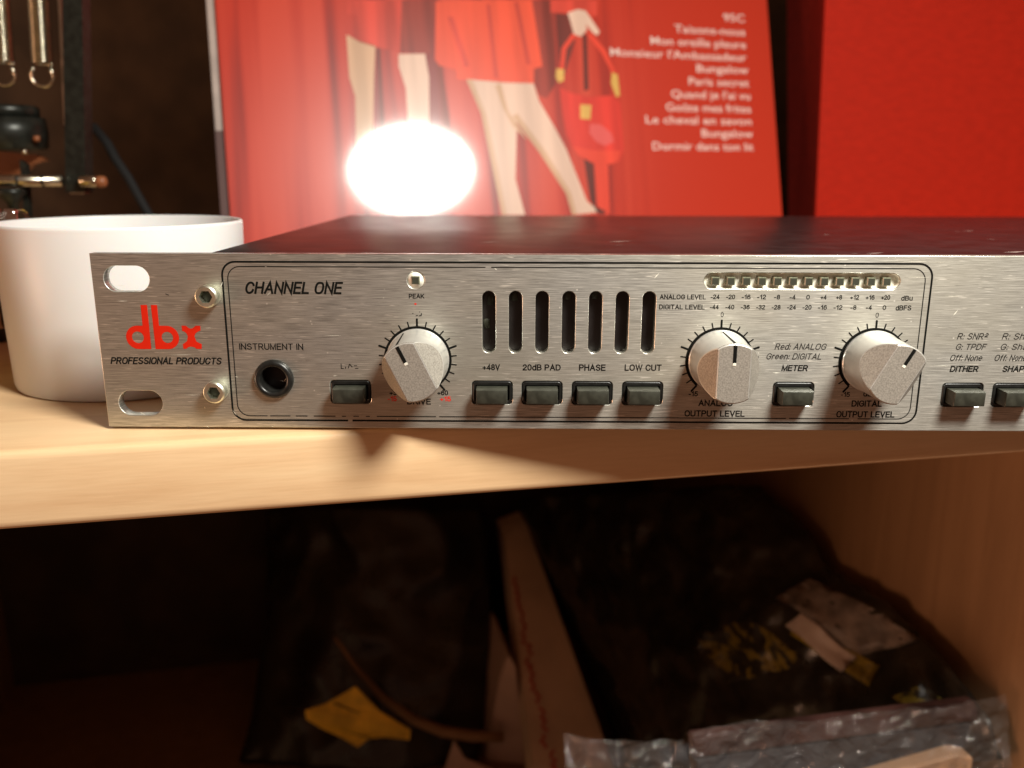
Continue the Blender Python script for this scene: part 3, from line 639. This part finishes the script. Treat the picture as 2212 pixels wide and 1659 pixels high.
def knob(cx, cz, rot, label):
    b = bmesh.new()
    lathe([(7.9, -.25), (7.9, -.8), (7.72, -1.0), (7.62, -1.3), (7.32, -14.55), (7.12, -14.95), (6.95, -15.05)], 96, 'y', bm=b)
    # two oblique cuts leave the grip bar
    for s in (1, -1):
        pn = Vector((s*.84, -.543, 0)); pc = Vector((s*3.85, -15.05, 0))
        g = list(b.verts)+list(b.edges)+list(b.faces)
        r = bmesh.ops.bisect_plane(b, geom=g, plane_co=pc, plane_no=pn, clear_outer=True)
        ed = [e for e in r['geom_cut'] if isinstance(e, bmesh.types.BMEdge)]
        bmesh.ops.edgeloop_fill(b, edges=ed)
    bmesh.ops.recalc_face_normals(b, faces=b.faces)
    for f in b.faces:
        if f.normal.y < -.4 and f.calc_center_median().y < -5: f.material_index = 1
    be = [e for e in b.edges if len(e.link_faces) == 2 and e.calc_face_angle(0) > .55 and all(v.co.y < -6 for v in e.verts)]
    bmesh.ops.bevel(b, geom=be, offset=.14, segments=2, affect='EDGES')
    bmesh.ops.rotate(b, verts=b.verts, cent=(0, 0, 0), matrix=Matrix.Rotation(math.radians(-rot), 3, 'Y'))
    o = bm_obj('knob', b, None, U, (cx, 0, cz), smooth=True, sharp=.35, mats=[MT['knob'], MT['knobface']]); o['label'] = label
    g = bmesh.new(); box_bm(-.42, .42, -15.12, -14.5, 2.7, 6.95, bm=g)
    # groove carried down the side of the knob
    vs = [g.verts.new(v) for v in ((-.32, -14.5, 7.37), (.32, -14.5, 7.37), (.2, -1.35, 7.66), (-.2, -1.35, 7.66), (-.32, -14.8, 6.6), (.32, -14.8, 6.6), (.2, -1.2, 7.2), (-.2, -1.2, 7.2))]
    for f in ((0, 1, 2, 3), (0, 4, 5, 1), (1, 5, 6, 2), (2, 6, 7, 3), (3, 7, 4, 0)): g.faces.new([vs[i] for i in f])
    bmesh.ops.rotate(g, verts=g.verts, cent=(0, 0, 0), matrix=Matrix.Rotation(math.radians(-rot), 3, 'Y'))
    bm_obj('pointer_line', g, MT['ink'], o, (cx, 0, cz))
    g = box_bm(-.4, .4, -15.14, -14.9, 2.05, 2.72, .05, 1)  # pale block paints in the lit end of the pointer groove
    bmesh.ops.rotate(g, verts=g.verts, cent=(0, 0, 0), matrix=Matrix.Rotation(math.radians(-rot), 3, 'Y'))
    bm_obj('lit_groove_end', g, MT['recess'], o, (cx, 0, cz))
for k in KN:
    dial(k[0]-.05, k[1]-.05); knob(*k)

# ------------------------------------------------------------------ white tub on the shelf
tb = bmesh.new()
prof = [(33.6, -.65), (34.6, -.3), (35.0, 1), (36.1, 48.0), (36.0, 48.6), (35.6, 48.9), (35.1, 48.7), (34.9, 48.0), (33.8, 2), (0.5, 1.2)]
lathe([(0.5, -.65)]+prof, 96, 'z', bm=tb)
o = bm_obj('tub', tb, MT['white'], None, (-18.5, 60, 0), smooth=True, sharp=.8)
tag(o, 'round white plastic tub standing behind the left end of the preamp', 'tub')
# ribbed chrome piece in the tub
t = empty('chrome_clip', (-62, 78, 40), 'shiny ribbed chrome piece poking out of the white tub at the left edge', 'metal piece')
b = bmesh.new()
for k in range(7):
    lathe([(1.1, 12), (1.15, 50.5), (.8, 51.8)], 14, 'z', (-70.2+k*1.75, 74+1.2*math.sin(k*1.9), 0), bm=b)
bm_obj('rib', b, MT['chrome'], t, (0, 0, 0), smooth=True)['kind'] = 'stuff'
bm_obj('clear_loop', tube([(-59.5, 75, 50.9), (-57.8, 75, 51.3), (-56.6, 74.6, 50.6), (-55.9, 74, 49), (-55.3, 72, 46.8), (-54.9, 70, 42), (-54.5, 69, 30)], .55, 10), MT['clear'], t, (0, 0, 0), smooth=True)

# ------------------------------------------------------------------ record sleeve leaning behind the preamp
h = Vector((.954, .301, 0)).normalized(); v = Vector((-.075, .241, .97)); v = (v-h*v.dot(h)).normalized(); nrm = h.cross(v)
ROT = Matrix((h, -nrm, v)).transposed()
A = empty('record_sleeve', (-34.87, 211.28, -1.5), 'glossy red record sleeve printed with legs, handbag and track list, behind the preamp', 'record sleeve', rot=ROT)
bm_obj('front_cover', box_bm(0, 315, 0, .6, .95, 315, .2, 1), MT['curtain'], A)
bm_obj('back_cover', box_bm(-4.2, 314, 2.6, 3.2, .5, 312, .2, 1), MT['card'], A)['label'] = 'grey card edge sticking out on the left'
bm_obj('edge_band', box_bm(-4.4, -.3, 2.2, 2.55, .5, 88, .1, 1), MT['card_dark'], A)
PR = {
 'skirt': ('coat1', 1, [(65.6, 156.0), (93.7, 157.6), (91.0, 129.8), (78.1, 132.2), (69.0, 134.7), (69.3, 148.3), (65.1, 148.8)]),
 'skirt_shade': ('coat_dark', 2, [(93.7, 157.6), (112.3, 158.7), (107.2, 129.8), (91.0, 129.5)]),
 'leg': ('skin_dark', 1, [(63.6, 138.0), (68.4, 135.4), (78.2, 132.9), (76.3, 116.3), (72.8, 77.4), (64.3, 77.3), (65.9, 106.0), (63.5, 115.9)]),
 'leg.b': ('skin', 1, [(90.1, 128.9), (104.2, 129.6), (105.5, 117.2), (102.7, 77.6), (92.3, 77.6), (92.6, 111.0), (89.7, 122.5)]),
 'gap_shade': ('dark', 1, [(78.5, 131.5), (80.5, 131.5), (79.5, 60), (77.5, 60)]),
 'gap_shade.b': ('coat_dark', 1, [(110, 125), (113, 124), (118, 60), (112, 45)]),
 'coat': ('coat', 3, [(123.0, 159.3), (166.2, 161.8), (169.5, 125.2), (164.6, 123.7), (164.0, 115.6), (120.7, 116.7), (120.6, 121.5), (111.5, 123.6), (109.3, 126.7), (112.1, 158)]),
 'curtain_shade': ('coat_dark', 1, [(166.2, 161.8), (177.1, 162.4), (179.2, 150.1), (176.7, 115.9), (170.8, 107.5), (166.5, 109.1), (164.0, 115.6), (164.6, 123.7), (169.5, 125.2)]),
 'leg.c': ('skin', 4, [(125.7, 116.8), (143.9, 115.8), (152.5, 93.2), (149.4, 62.9), (153.4, 43.3), (140.3, 43.5), (136.5, 71.1), (132.6, 98.5)]),
 'leg.d': ('skin', 5, [(143.9, 115.6), (163.7, 115.6), (166.3, 105.8), (174.0, 91.9), (180.1, 79.5), (185.9, 62.9), (190.3, 50.4), (197.9, 44.4), (180.8, 43.0), (178.2, 54.6), (164.2, 77.7), (150.2, 97.2), (145.9, 107.7)]),
 'leg_shade.b': ('skin_dark', 5, [(132.6, 98.5), (136.5, 71.1), (140.3, 43.5), (143, 43.5), (139.5, 71), (135.5, 98), (129, 116.8), (125.7, 116.8)]),
 'leg_shade.c': ('skin_dark', 6, [(164.2, 77.7), (178.2, 54.6), (180.8, 43.0), (183.6, 43.2), (181, 55.5), (167, 79.5), (153, 99), (150.2, 97.2)]),
 'coat_fold': ('coat1', 4, [(118, 150), (121, 150), (128, 124), (125, 123)]),
 'coat_fold.b': ('coat1', 4, [(140, 158), (142, 158), (143.5, 118), (141.5, 118)]),
 'coat_fold.c': ('coat1', 4, [(156, 160), (158, 160), (163, 126), (160.5, 126)]),
 'leg_shade': ('skin_dark', 6, [(141.5, 114), (145, 115), (148, 100), (158, 84), (150, 92), (145, 102)]),
 'shoe': ('dark', 6, [(193.7, 48.7), (201.5, 44.4), (198.7, 42.7), (196.0, 43.6)]),
 'sleeve': ('coat1', 2, [(177.1, 162.4), (205.2, 164.0), (204.1, 154.7), (193.0, 156.2), (176.6, 155.3)]),
 'arm_shade': ('dark', 1, [(179.5, 155), (187, 155), (190, 140), (181, 118), (179.3, 121)]),
 'hand': ('skin', 3, [(186.7, 155.8), (193.1, 158.1), (197.5, 157.5), (200.8, 152.8), (205.2, 145.9), (203.3, 143.8), (200.7, 145.7), (197.0, 150.1), (197.6, 146.8), (193.7, 142.8), (189.5, 143.9), (188.1, 150.5)]),
 'bag_gap': ('dark', 3, [(194.6, 144.1), (197.4, 144.3), (196.1, 113.2), (193.2, 112.3)]),
 'handbag': ('purse', 4, [(178.7, 113.9), (186.0, 110.8), (196.5, 109.0), (210.2, 110.2), (214.9, 106.1), (214.7, 79.8), (211.9, 73.4), (206.3, 71.3), (195.5, 71.7), (184.4, 79.1), (180.7, 87.8), (179.4, 99.4)]),
 'handbag_base': ('purse_low', 5, [(183.7, 81.2), (196, 79), (212.8, 78.9), (211.0, 73.0), (206.3, 71.3), (195.5, 71.7), (186.9, 76.2)]),
 'handle': ('purse_low', 5, [(188.5, 144.3), (191.1, 143.5), (184.3, 135.3), (182.1, 123.6), (179.4, 123.5), (181.7, 136.0)]),
 'handle.b': ('purse_low', 5, [(197.4, 143.8), (200.2, 144.8), (207.7, 136.3), (213.1, 123.8), (210.7, 122.9), (205.6, 133.7)]),
 'clasp': ('gold', 6, [(190.4, 104.7), (196.9, 104.4), (195.7, 96.4), (189.8, 96.7)]),
 'buckle': ('gold', 6, [(177.7, 124.3), (182.1, 124.0), (181.6, 117.8), (178.4, 116.4), (176.9, 119.3)]),
 'buckle.b': ('gold', 6, [(210.8, 123.3), (214.3, 122.2), (214.8, 110.3), (212.4, 109.4), (209.8, 116.9)]),
 'handbag_shine': ('pink', 6, [(195.4, 93.9), (201.7, 93.6), (207.7, 89.0), (209.1, 84.0), (203.4, 81.6), (198.2, 83.9), (194.5, 88.8)]),
 'stand_shade': ('dark', 1, [(190.0, 76.3), (196.0, 72.1), (195.6, 44.0), (192.1, 51.2)]),
 'stand': ('purse_low', 2, [(196.0, 72.1), (204.5, 71.3), (203.4, 43.3), (196.0, 43.4)]),
}
for k, (mt, ly, p) in PR.items():
    flat_polys('printed_'+k.split('.')[0], [p], -.02*ly, PM[mt], A)
for s, a, b, z in (('95C', 284.5, 298.7, 156.0), ('Taisons-nous', 252, 298.4, 147.9), ('Mon oreille pleure', 236.3, 298.3, 140.3), ("Monsieur l'Ambassadeur", 210.7, 298.1, 132.7), ('Bungalow', 264.5, 298.7, 125.3),
                   ('Paris secret', 258.8, 298.5, 117.6), ("Quand je l'ai vu", 247, 298.6, 109.9), ('Go\u00fbte mes frites', 243, 298.6, 102.2), ('Le cheval en savon', 229.7, 298.3, 94.8), ('Bungalow', 264.8, 298.7, 87.4), ('Dormir dans ton lit', 232.8, 298.5, 79.6)):
    text_print(s, a, b, z, 4.6, -.16, PM['text'], A, name='track_title', bold=.05, label='pale printed track title '+s)

# ------------------------------------------------------------------ thick red folder at the right
hx = Vector((.985, .12, 0)).normalized(); vz = Vector((-.01, .09, 1)); vz = (vz-hx*vz.dot(hx)).normalized()
ROT2 = Matrix((hx, vz.cross(hx), vz)).transposed()
B = empty('red_folder', (284.5, 318, -.65), 'plain red linen-covered folder standing behind the preamp, right of the record sleeve', 'folder', rot=ROT2)
bm_obj('front_board', box_bm(0, 315, 0, 2.4, 0, 310, .5, 2), MT['linen'], B)
sp = bmesh.new(); vs = [sp.verts.new(p) for p in ((0, 2.45, 0), (6, 2.45, 0), (6, 34, 0), (-.5, 34, 0), (0, 2.45, 309), (6, 2.45, 309), (6, 62, 309), (-3, 62, 309))]
for f in ((0, 1, 2, 3), (4, 5, 6, 7), (0, 1, 5, 4), (1, 2, 6, 5), (2, 3, 7, 6), (3, 0, 4, 7)): sp.faces.new([vs[i] for i in f])
bm_obj('spine', sp, MT['linen_edge'], B)

# ------------------------------------------------------------------ spring arm at the upper left
R_ = empty('spring_arm', (-90, 170, 60), 'black desk arm with coil springs and a steel cross rod, behind the white tub', 'desk arm')
def spring(x0, z0, x1, z1, y, r, pitch, wire):
    n = int((z1-z0)/pitch*14); P_ = []
    for i in range(n+1):
        t = i/n; a = 2*math.pi*i/14; P_.append((x0+(x1-x0)*t+r*math.cos(a), y+r*math.sin(a), z0+(z1-z0)*t))
    hook = [(x0+(4.6)*math.sin(a), y-1, z0-4.6-4.6*math.cos(a+math.pi)) for a in [k*math.pi/8 for k in range(1, 15)]]
    bm_obj('spring', tube(P_, wire, 6), MT['steel'], R_, (0, 0, 0), smooth=True)
    bm_obj('hook', tube([(x0+4.6*math.sin(k*math.pi/8), y-1, z0-4.4+4.6*math.cos(k*math.pi/8)) for k in range(2, 15)], .75, 8), MT['steel'], R_, smooth=True)
spring(-95.4, 107, -88, 225, 170, 3.7, 1.5, .62)
spring(-111.6, 107.4, -105, 225, 170, 3.7, 1.5, .62)
def slab(name, pts, y0, y1, mt, par=R_, bev=0):
    b = prism_xz(pts, y0, y1); return bm_obj(name, b, mt, par)
slab('upright_bar', [(-88.4, 54.8), (-79.8, 54.8), (-72.3, 131.3), (-64.3, 214), (-71.5, 214), (-80.3, 131.3)], 163, 170, MT['dark_steel'])
slab('side_strip', [(-89.9, 82.7), (-88.6, 82.7), (-84.9, 132.5), (-78.4, 214), (-79.9, 214), (-86.3, 132.5)], 171, 174, MT['card'])
slab('end_cap', [(-87.2, 53.9), (-80.8, 53.9), (-80.8, 54.8), (-87.2, 54.8)], 164, 169, MT['steel'])
bm_obj('cross_rod', lathe([(2.3, -150), (2.35, -87.8)], 20, 'x', (0, 160, 59.6)), MT['steel'], R_, smooth=True)
for x in (-105.8, -95.2): bm_obj('rod_groove', lathe([(2.5, x-.6), (2.5, x+.6)], 20, 'x', (0, 160, 59.6)), MT['dark_steel'], R_, smooth=True)
bm_obj('rod_end', lathe([(2.0, -80), (2.4, -79.6), (2.4, -73.5), (1.8, -72.6)], 20, 'x', (0, 160, 59.5)), MT['steel'], R_, smooth=True)
bm_obj('rod_tip', lathe([(2.2, -72.8), (2.5, -71.8), (2.2, -69.6), (1.2, -68.9)], 20, 'x', (0, 160, 59.2)), MT['copper'], R_, smooth=True)
bm_obj('pivot_block', lathe([(13, 72), (15, 73.5), (15.6, 80), (15, 86)], 28, 'z', (-118, 178, 0)), MT['dark_steel'], R_, smooth=True, )
bm_obj('pivot_cap', lathe([(13, 86.4), (13.2, 90), (12, 91)], 28, 'z', (-118, 178, 0)), MT['dark_steel'], R_, smooth=True)
for x in (-119, -106.5): bm_obj('pivot_bolt', lathe([(1.0, 70.4), (1.2, 72.5)], 12, 'z', (x, 168, 0)), MT['steel'], R_, smooth=True)
bm_obj('pivot_screw', lathe([(1.3, -102.6), (1.2, -100.6)], 12, 'x', (0, 170, 77)), MT['copper'], R_, smooth=True)
slab('orange_bracket', [(-127, 72), (-109.6, 70.4), (-106, 68), (-112, 66.5), (-120, 60), (-129, 60.5)], 183, 187, MT['copper'])
bm_obj('lower_cone', lathe([(1.5, 44), (2.2, 50), (6, 54.5), (5.4, 56.5)], 20, 'z', (-110, 160, 0)), MT['dark_steel'], R_, smooth=True)
slab('link_bar', [(-108.6, 44), (-106.6, 44), (-105, 66), (-107.6, 68)], 165, 168, MT['dark_steel'])
cb = bm_obj('cable', tube([(-97, 212, 84), (-90, 210, 76), (-84.5, 205, 68.6), (-79, 204, 60), (-75.3, 203, 52.8), (-69.8, 202, 42.6), (-66, 200, 25), (-64, 200, 2)], 2.2, 10), MT['hole'], None, smooth=True)
tag(cb, 'thin black cable hanging in the dark behind the desk arm', 'cable')
bk = bm_obj('dark_box', box_bm(-190, -92.5, 112, 150, -.65, 22, 1.5, 2), MT['dark_item'], None, smooth=True, sharp=.8)
tag(bk, 'black box edge behind the white tub at the left edge', 'box')
yb = bm_obj('yellow_packet', box_bm(-190, -91.0, 120, 146, 22.1, 35, 1.5, 2), MT['label_yellow'], None, smooth=True, sharp=.8)
tag(yb, 'yellowish packet on the black box behind the white tub', 'packet')

# ------------------------------------------------------------------ things in the cabinet below the shelf
def frame_obj(name, pts, thick, mt, par=None, inward=None):
    """closed slab: pts is the outline of its front face in mm, thick its depth vector"""
    n = len(pts); P_ = [Vector(p) for p in pts]; T = inward or sb*thick
    V = P_+[p+T for p in P_]; F = [tuple(range(n)), tuple(range(2*n-1, n-1, -1))]+[(i, i+n, (i+1) % n+n, (i+1) % n) for i in range(n)]
    b = bmesh.new(); vs = [b.verts.new(q) for q in V]
    for f in F: b.faces.new([vs[i] for i in f])
    bmesh.ops.recalc_face_normals(b, faces=b.faces)
    bmesh.ops.bevel(b, geom=list(b.edges), offset=.8, segments=2, affect='EDGES')
    return bm_obj(name, b, mt, par, smooth=True, sharp=.7)
def cloth(name, fn, nu, nv, mt, par=None, back=None, smooth=True):
    """sheet fn(u,v) -> point with a second sheet behind it, closed round the rim"""
    b = bmesh.new(); fr = [[b.verts.new(fn(i/nu, j/nv)) for i in range(nu+1)] for j in range(nv+1)]
    T = back or Vector((0, .5, 0))
    bk_ = [[b.verts.new(fn(i/nu, j/nv)+T) for i in range(nu+1)] for j in range(nv+1)]
    for G, fl in ((fr, 0), (bk_, 1)):
        for j in range(nv):
            for i in range(nu):
                q = (G[j][i], G[j][i+1], G[j+1][i+1], G[j+1][i]); b.faces.new(q[::-1] if fl else q)
    for i in range(nu): b.faces.new((fr[0][i], bk_[0][i], bk_[0][i+1], fr[0][i+1])); b.faces.new((fr[nv][i], fr[nv][i+1], bk_[nv][i+1], bk_[nv][i]))
    for j in range(nv): b.faces.new((fr[j][0], fr[j+1][0], bk_[j+1][0], bk_[j][0])); b.faces.new((fr[j][nu], bk_[j][nu], bk_[j+1][nu], fr[j+1][nu]))
    return bm_obj(name, b, mt, par, smooth=smooth)
from mathutils import noise as mn
def wr(p, amp, sc_, seed=0):
    q = Vector(p)/sc_+Vector((seed, seed*.7, 0)); n1 = mn.noise(q); n2 = mn.noise(q*2.3+Vector((5, 1, 3))); n3 = 1-2*abs(mn.noise(q*1.4+Vector((9, 9, 1))))
    return amp*(n1+.5*n2+.7*n3)
# leaning carton with red writing
C1 = empty('carton', S(225, 285, -322), 'pale narrow carton with red scribbled writing, leaning beside the black bag', 'carton')
pA = [(93.7, 398.3, -205.4), (112.1, 405.2, -200.7), (166.6, 245.1, -296.5), (169.4, 224.4, -321.3), (119.7, 218.9, -321.3), (115.0, 239.6, -289.3)]
frame_obj('carton_body', pA, 30, MT['paper'], C1)
def on_c(s, t):  # point on the pink face, s across 0..1, t down 0..1
    a = Vector(pA[0]).lerp(Vector((102.4, 399.7, -203.2)), s); b = Vector(pA[5]).lerp(Vector((134.9, 240.3, -291.0)), s); p = a.lerp(b, t)
    n = (Vector(pA[5])-Vector(pA[0])).cross(Vector((102.4, 399.7, -203.2))-Vector(pA[0])).normalized()
    if n.y > 0: n = -n
    return p+n*.9
b = bmesh.new()
for k in range(16):
    t0 = .22+.05*k+random.uniform(-.01, .01); s0 = .30+.3*(k/16)+random.uniform(-.12, .12); pts = []
    for j in range(5): pts.append(on_c(min(.95, max(.05, s0+.10*math.sin(j*2.1+k))), min(.99, t0+.012*j)))
    tube(pts, .75, 5, b)
tag(bm_obj('red_writing', b, MT['red_pen'], C1), kind='stuff')
g = frame_obj('paper_sheaf', [(93, 292, -262), (99, 292, -243), (104, 289, -250), (111, 287, -322), (84, 290, -322)], 60, MT['paper_pink'], None)
tag(g, 'greyish sheaf of paper just left of the pale carton, half in the dark', 'paper')
# big black bag
L_ = [(104.9, 402.7, -178.9), (115.4, 383.9, -197.1), (132.1, 359.4, -229.6), (146.0, 334.4, -252.0), (159.2, 309.0, -275.6), (168.0, 282.8, -292.6), (171.4, 269.4, -308.9)]
R2 = [(252.1, 286.1, -122.8), (263.1, 238.3, -129.4), (270.6, 205.4, -139.9), (280.9, 160.8, -135.7), (287.6, 131.5, -140.1), (293.6, 105.5, -145.8), (298, 86.4, -162.1)]
def pl(P_, t):
    x = t*(len(P_)-1); i = min(int(x), len(P_)-2); return Vector(P_[i]).lerp(Vector(P_[i+1]), x-i)
def bagp(u, v, off=0.):
    u = min(1, max(0, u))
    p = pl(L_, v).lerp(pl(R2, v), u)
    bul = math.sin(math.pi*u)**.7*(12+10*math.sin(math.pi*v))
    p += Vector((0, -1, .55)).normalized()*(bul+wr(p, 6.0, 30, 3)+wr(p, 1.6, 9, 5)+off)
    return p
BG = empty('plastic_bag', S(260, 200, -322), 'large wrinkled black plastic bag with yellow print, filling the right of the cabinet', 'bag')
cloth('bag_body', bagp, 70, 60, MT['bag'], BG, back=Vector((6, 45, -38)))
def patch(name, uv, off, mt, n=8, par=BG):
    """quad sheet lying on the bag"""
    a, b_, c, d = [Vector((x, y, 0)) for x, y in uv]
    def f(s, t):
        q = a.lerp(b_, s).lerp(d.lerp(c, s), t); return bagp(q.x, q.y, off)
    return cloth(name, f, n, n, mt, par, back=Vector((0, .25, 0)))
patch('grey_tape', [(.74, .43), (.90, .36), (.985, .63), (.83, .66)], 1.2, MT['tape'])
patch('white_sticker', [(.70, .53), (.76, .49), (.82, .66), (.755, .70)], 2.2, MT['label_white'])
patch('yellow_label', [(.695, .56), (.74, .52), (.86, .70), (.80, .76)], 1.7, MT['print_yellow'])
patch('yellow_print', [(.43, .545), (.62, .49), (.70, .66), (.46, .70)], .6, MT['yellow_mask'], 16)
patch('yellow_print', [(.83, .80), (.92, .765), (.93, .83), (.84, .85)], .6, MT['yellow_mask'], 8)
# film-wrapped packet and cartons at the front
FB = empty('wrapped_packet', S(265, 60, -172), 'dusky packet wrapped in crinkled shiny clear film under the black bag', 'packet')
def SP(s, d, z): return S(s, d, z)
frame_obj('packet_body', [SP(205, 47, -152), SP(330, 47, -154), SP(333, 47, -166), SP(333, 47, -172), SP(208, 47, -170)], 6, MT['slate'], FB)
frame_obj('packet_band', [SP(203, 46, -142), SP(326, 46, -144), SP(330, 46, -153.4), SP(205, 46, -151.4)], 5, MT['dusky'], FB)
def filmp(u, v):
    a = SP(200, 43.5, -136+2*math.sin(9*u)).lerp(SP(334, 41, -139+1.5*math.sin(14*u)), u); b_ = SP(203, 41, -169).lerp(SP(337, 36, -169), u); p = a.lerp(b_, v)
    return p+Vector((0, -1, .1))*(1.5+wr(p, 1.8, 9, 4))
cloth('clear_film', filmp, 90, 18, MT['film'], FB, back=Vector((0, .3, 0)))
def flapp(u, v):
    a = SP(160, 70, -150).lerp(SP(205, 50, -147), u); b_ = SP(158, 55, -176).lerp(SP(206, 44, -170), u); p = a.lerp(b_, v)
    return p+Vector((0, -1, .1))*(wr(p, 3.0, 16, 8))
cloth('film_flap', flapp, 40, 20, MT['film'], FB, back=Vector((0, .3, 0)))
g = frame_obj('small_carton', [SP(262, 38, -168), SP(312, 36, -159), SP(318, 34, -160), SP(322, 34, -322), SP(258, 38, -322)], 7, MT['tan'])
tag(g, 'small tan carton in front of the film-wrapped packet, bottom right', 'carton')
g = frame_obj('flat_carton', [SP(204, 40, -171), SP(260, 39.5, -170), SP(257, 39.5, -322), SP(196, 40, -322)], 40, MT['slate'])
tag(g, 'low dark parcel below the wrapped packet at the bottom edge', 'parcel')
# left half: dark bag with yellow sticker, pale rim, cables
DB = empty('dark_bag', S(70, 330, -322), 'black bag with a bent yellow sticker, in the dark left half of the cabinet', 'bag')
def dbp(u, v, off=0.):
    p = Vector((-82+159*u+8*math.sin(3*v), 364-97*v+25*(abs(u-.5)*2)**2, -180-142*v+11*math.sin(math.pi*u)))
    return p+Vector((0, -1, .3))*(wr(p, 6, 45, 6)+off)
cloth('bag_body', dbp, 40, 40, MT['bag'], DB, back=Vector((0, 60, -30)))
ys = [(-25.4, 260.3, -258.5), (-12.8, 260.3, -255.1), (5.6, 260.3, -243.6), (20.3, 260.3, -260.6), (39.1, 260.3, -271.6), (38.3, 260.3, -278.5), (23.1, 260.3, -278.5), (12.7, 260.3, -279.9), (5.3, 260.3, -286.4), (-4.5, 260.3, -279.2), (-16.0, 260.3, -272.3), (-24.9, 260.3, -264.7)]
b = bmesh.new(); fr_ = [b.verts.new((x, 256-.003*(x-6)**2, z)) for x, _, z in ys]; bk2 = [b.verts.new((x, 257-.003*(x-6)**2, z)) for x, _, z in ys]
b.faces.new(fr_); b.faces.new(bk2[::-1])
for i in range(len(ys)): b.faces.new((fr_[i], bk2[i], bk2[(i+1) % len(ys)], fr_[(i+1) % len(ys)]))
bmesh.ops.triangulate(b, faces=[f for f in b.faces if len(f.verts) > 4])
bm_obj('yellow_sticker', b, MT['label_yellow'], DB)
b = bmesh.new()
for k in range(4): tube([(-8+k*2, 254.6, -254-6.5*k), (16-k*.7, 254.6, -265-4.7*k)], .5, 5, b)
tag(bm_obj('sticker_print', b, MT['print_yellow'], DB), kind='stuff')
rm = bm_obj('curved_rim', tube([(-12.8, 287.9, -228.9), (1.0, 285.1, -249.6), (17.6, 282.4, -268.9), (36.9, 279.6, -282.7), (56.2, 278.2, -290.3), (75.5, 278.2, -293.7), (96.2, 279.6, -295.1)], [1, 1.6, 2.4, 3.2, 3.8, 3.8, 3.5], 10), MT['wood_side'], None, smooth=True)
tag(rm, 'curved pale rim lying between the yellow sticker and the carton', 'rim')
pp = frame_obj('pink_paper', [(56.2, 272.7, -321.3), (64.5, 272.7, -293.7), (71.4, 272.7, -307.5), (90.7, 272.7, -315.8), (90.7, 272.7, -321.3)], 3, MT['paper_pink'])
tag(pp, 'torn pinkish paper corner at the bottom, left of the carton', 'paper')
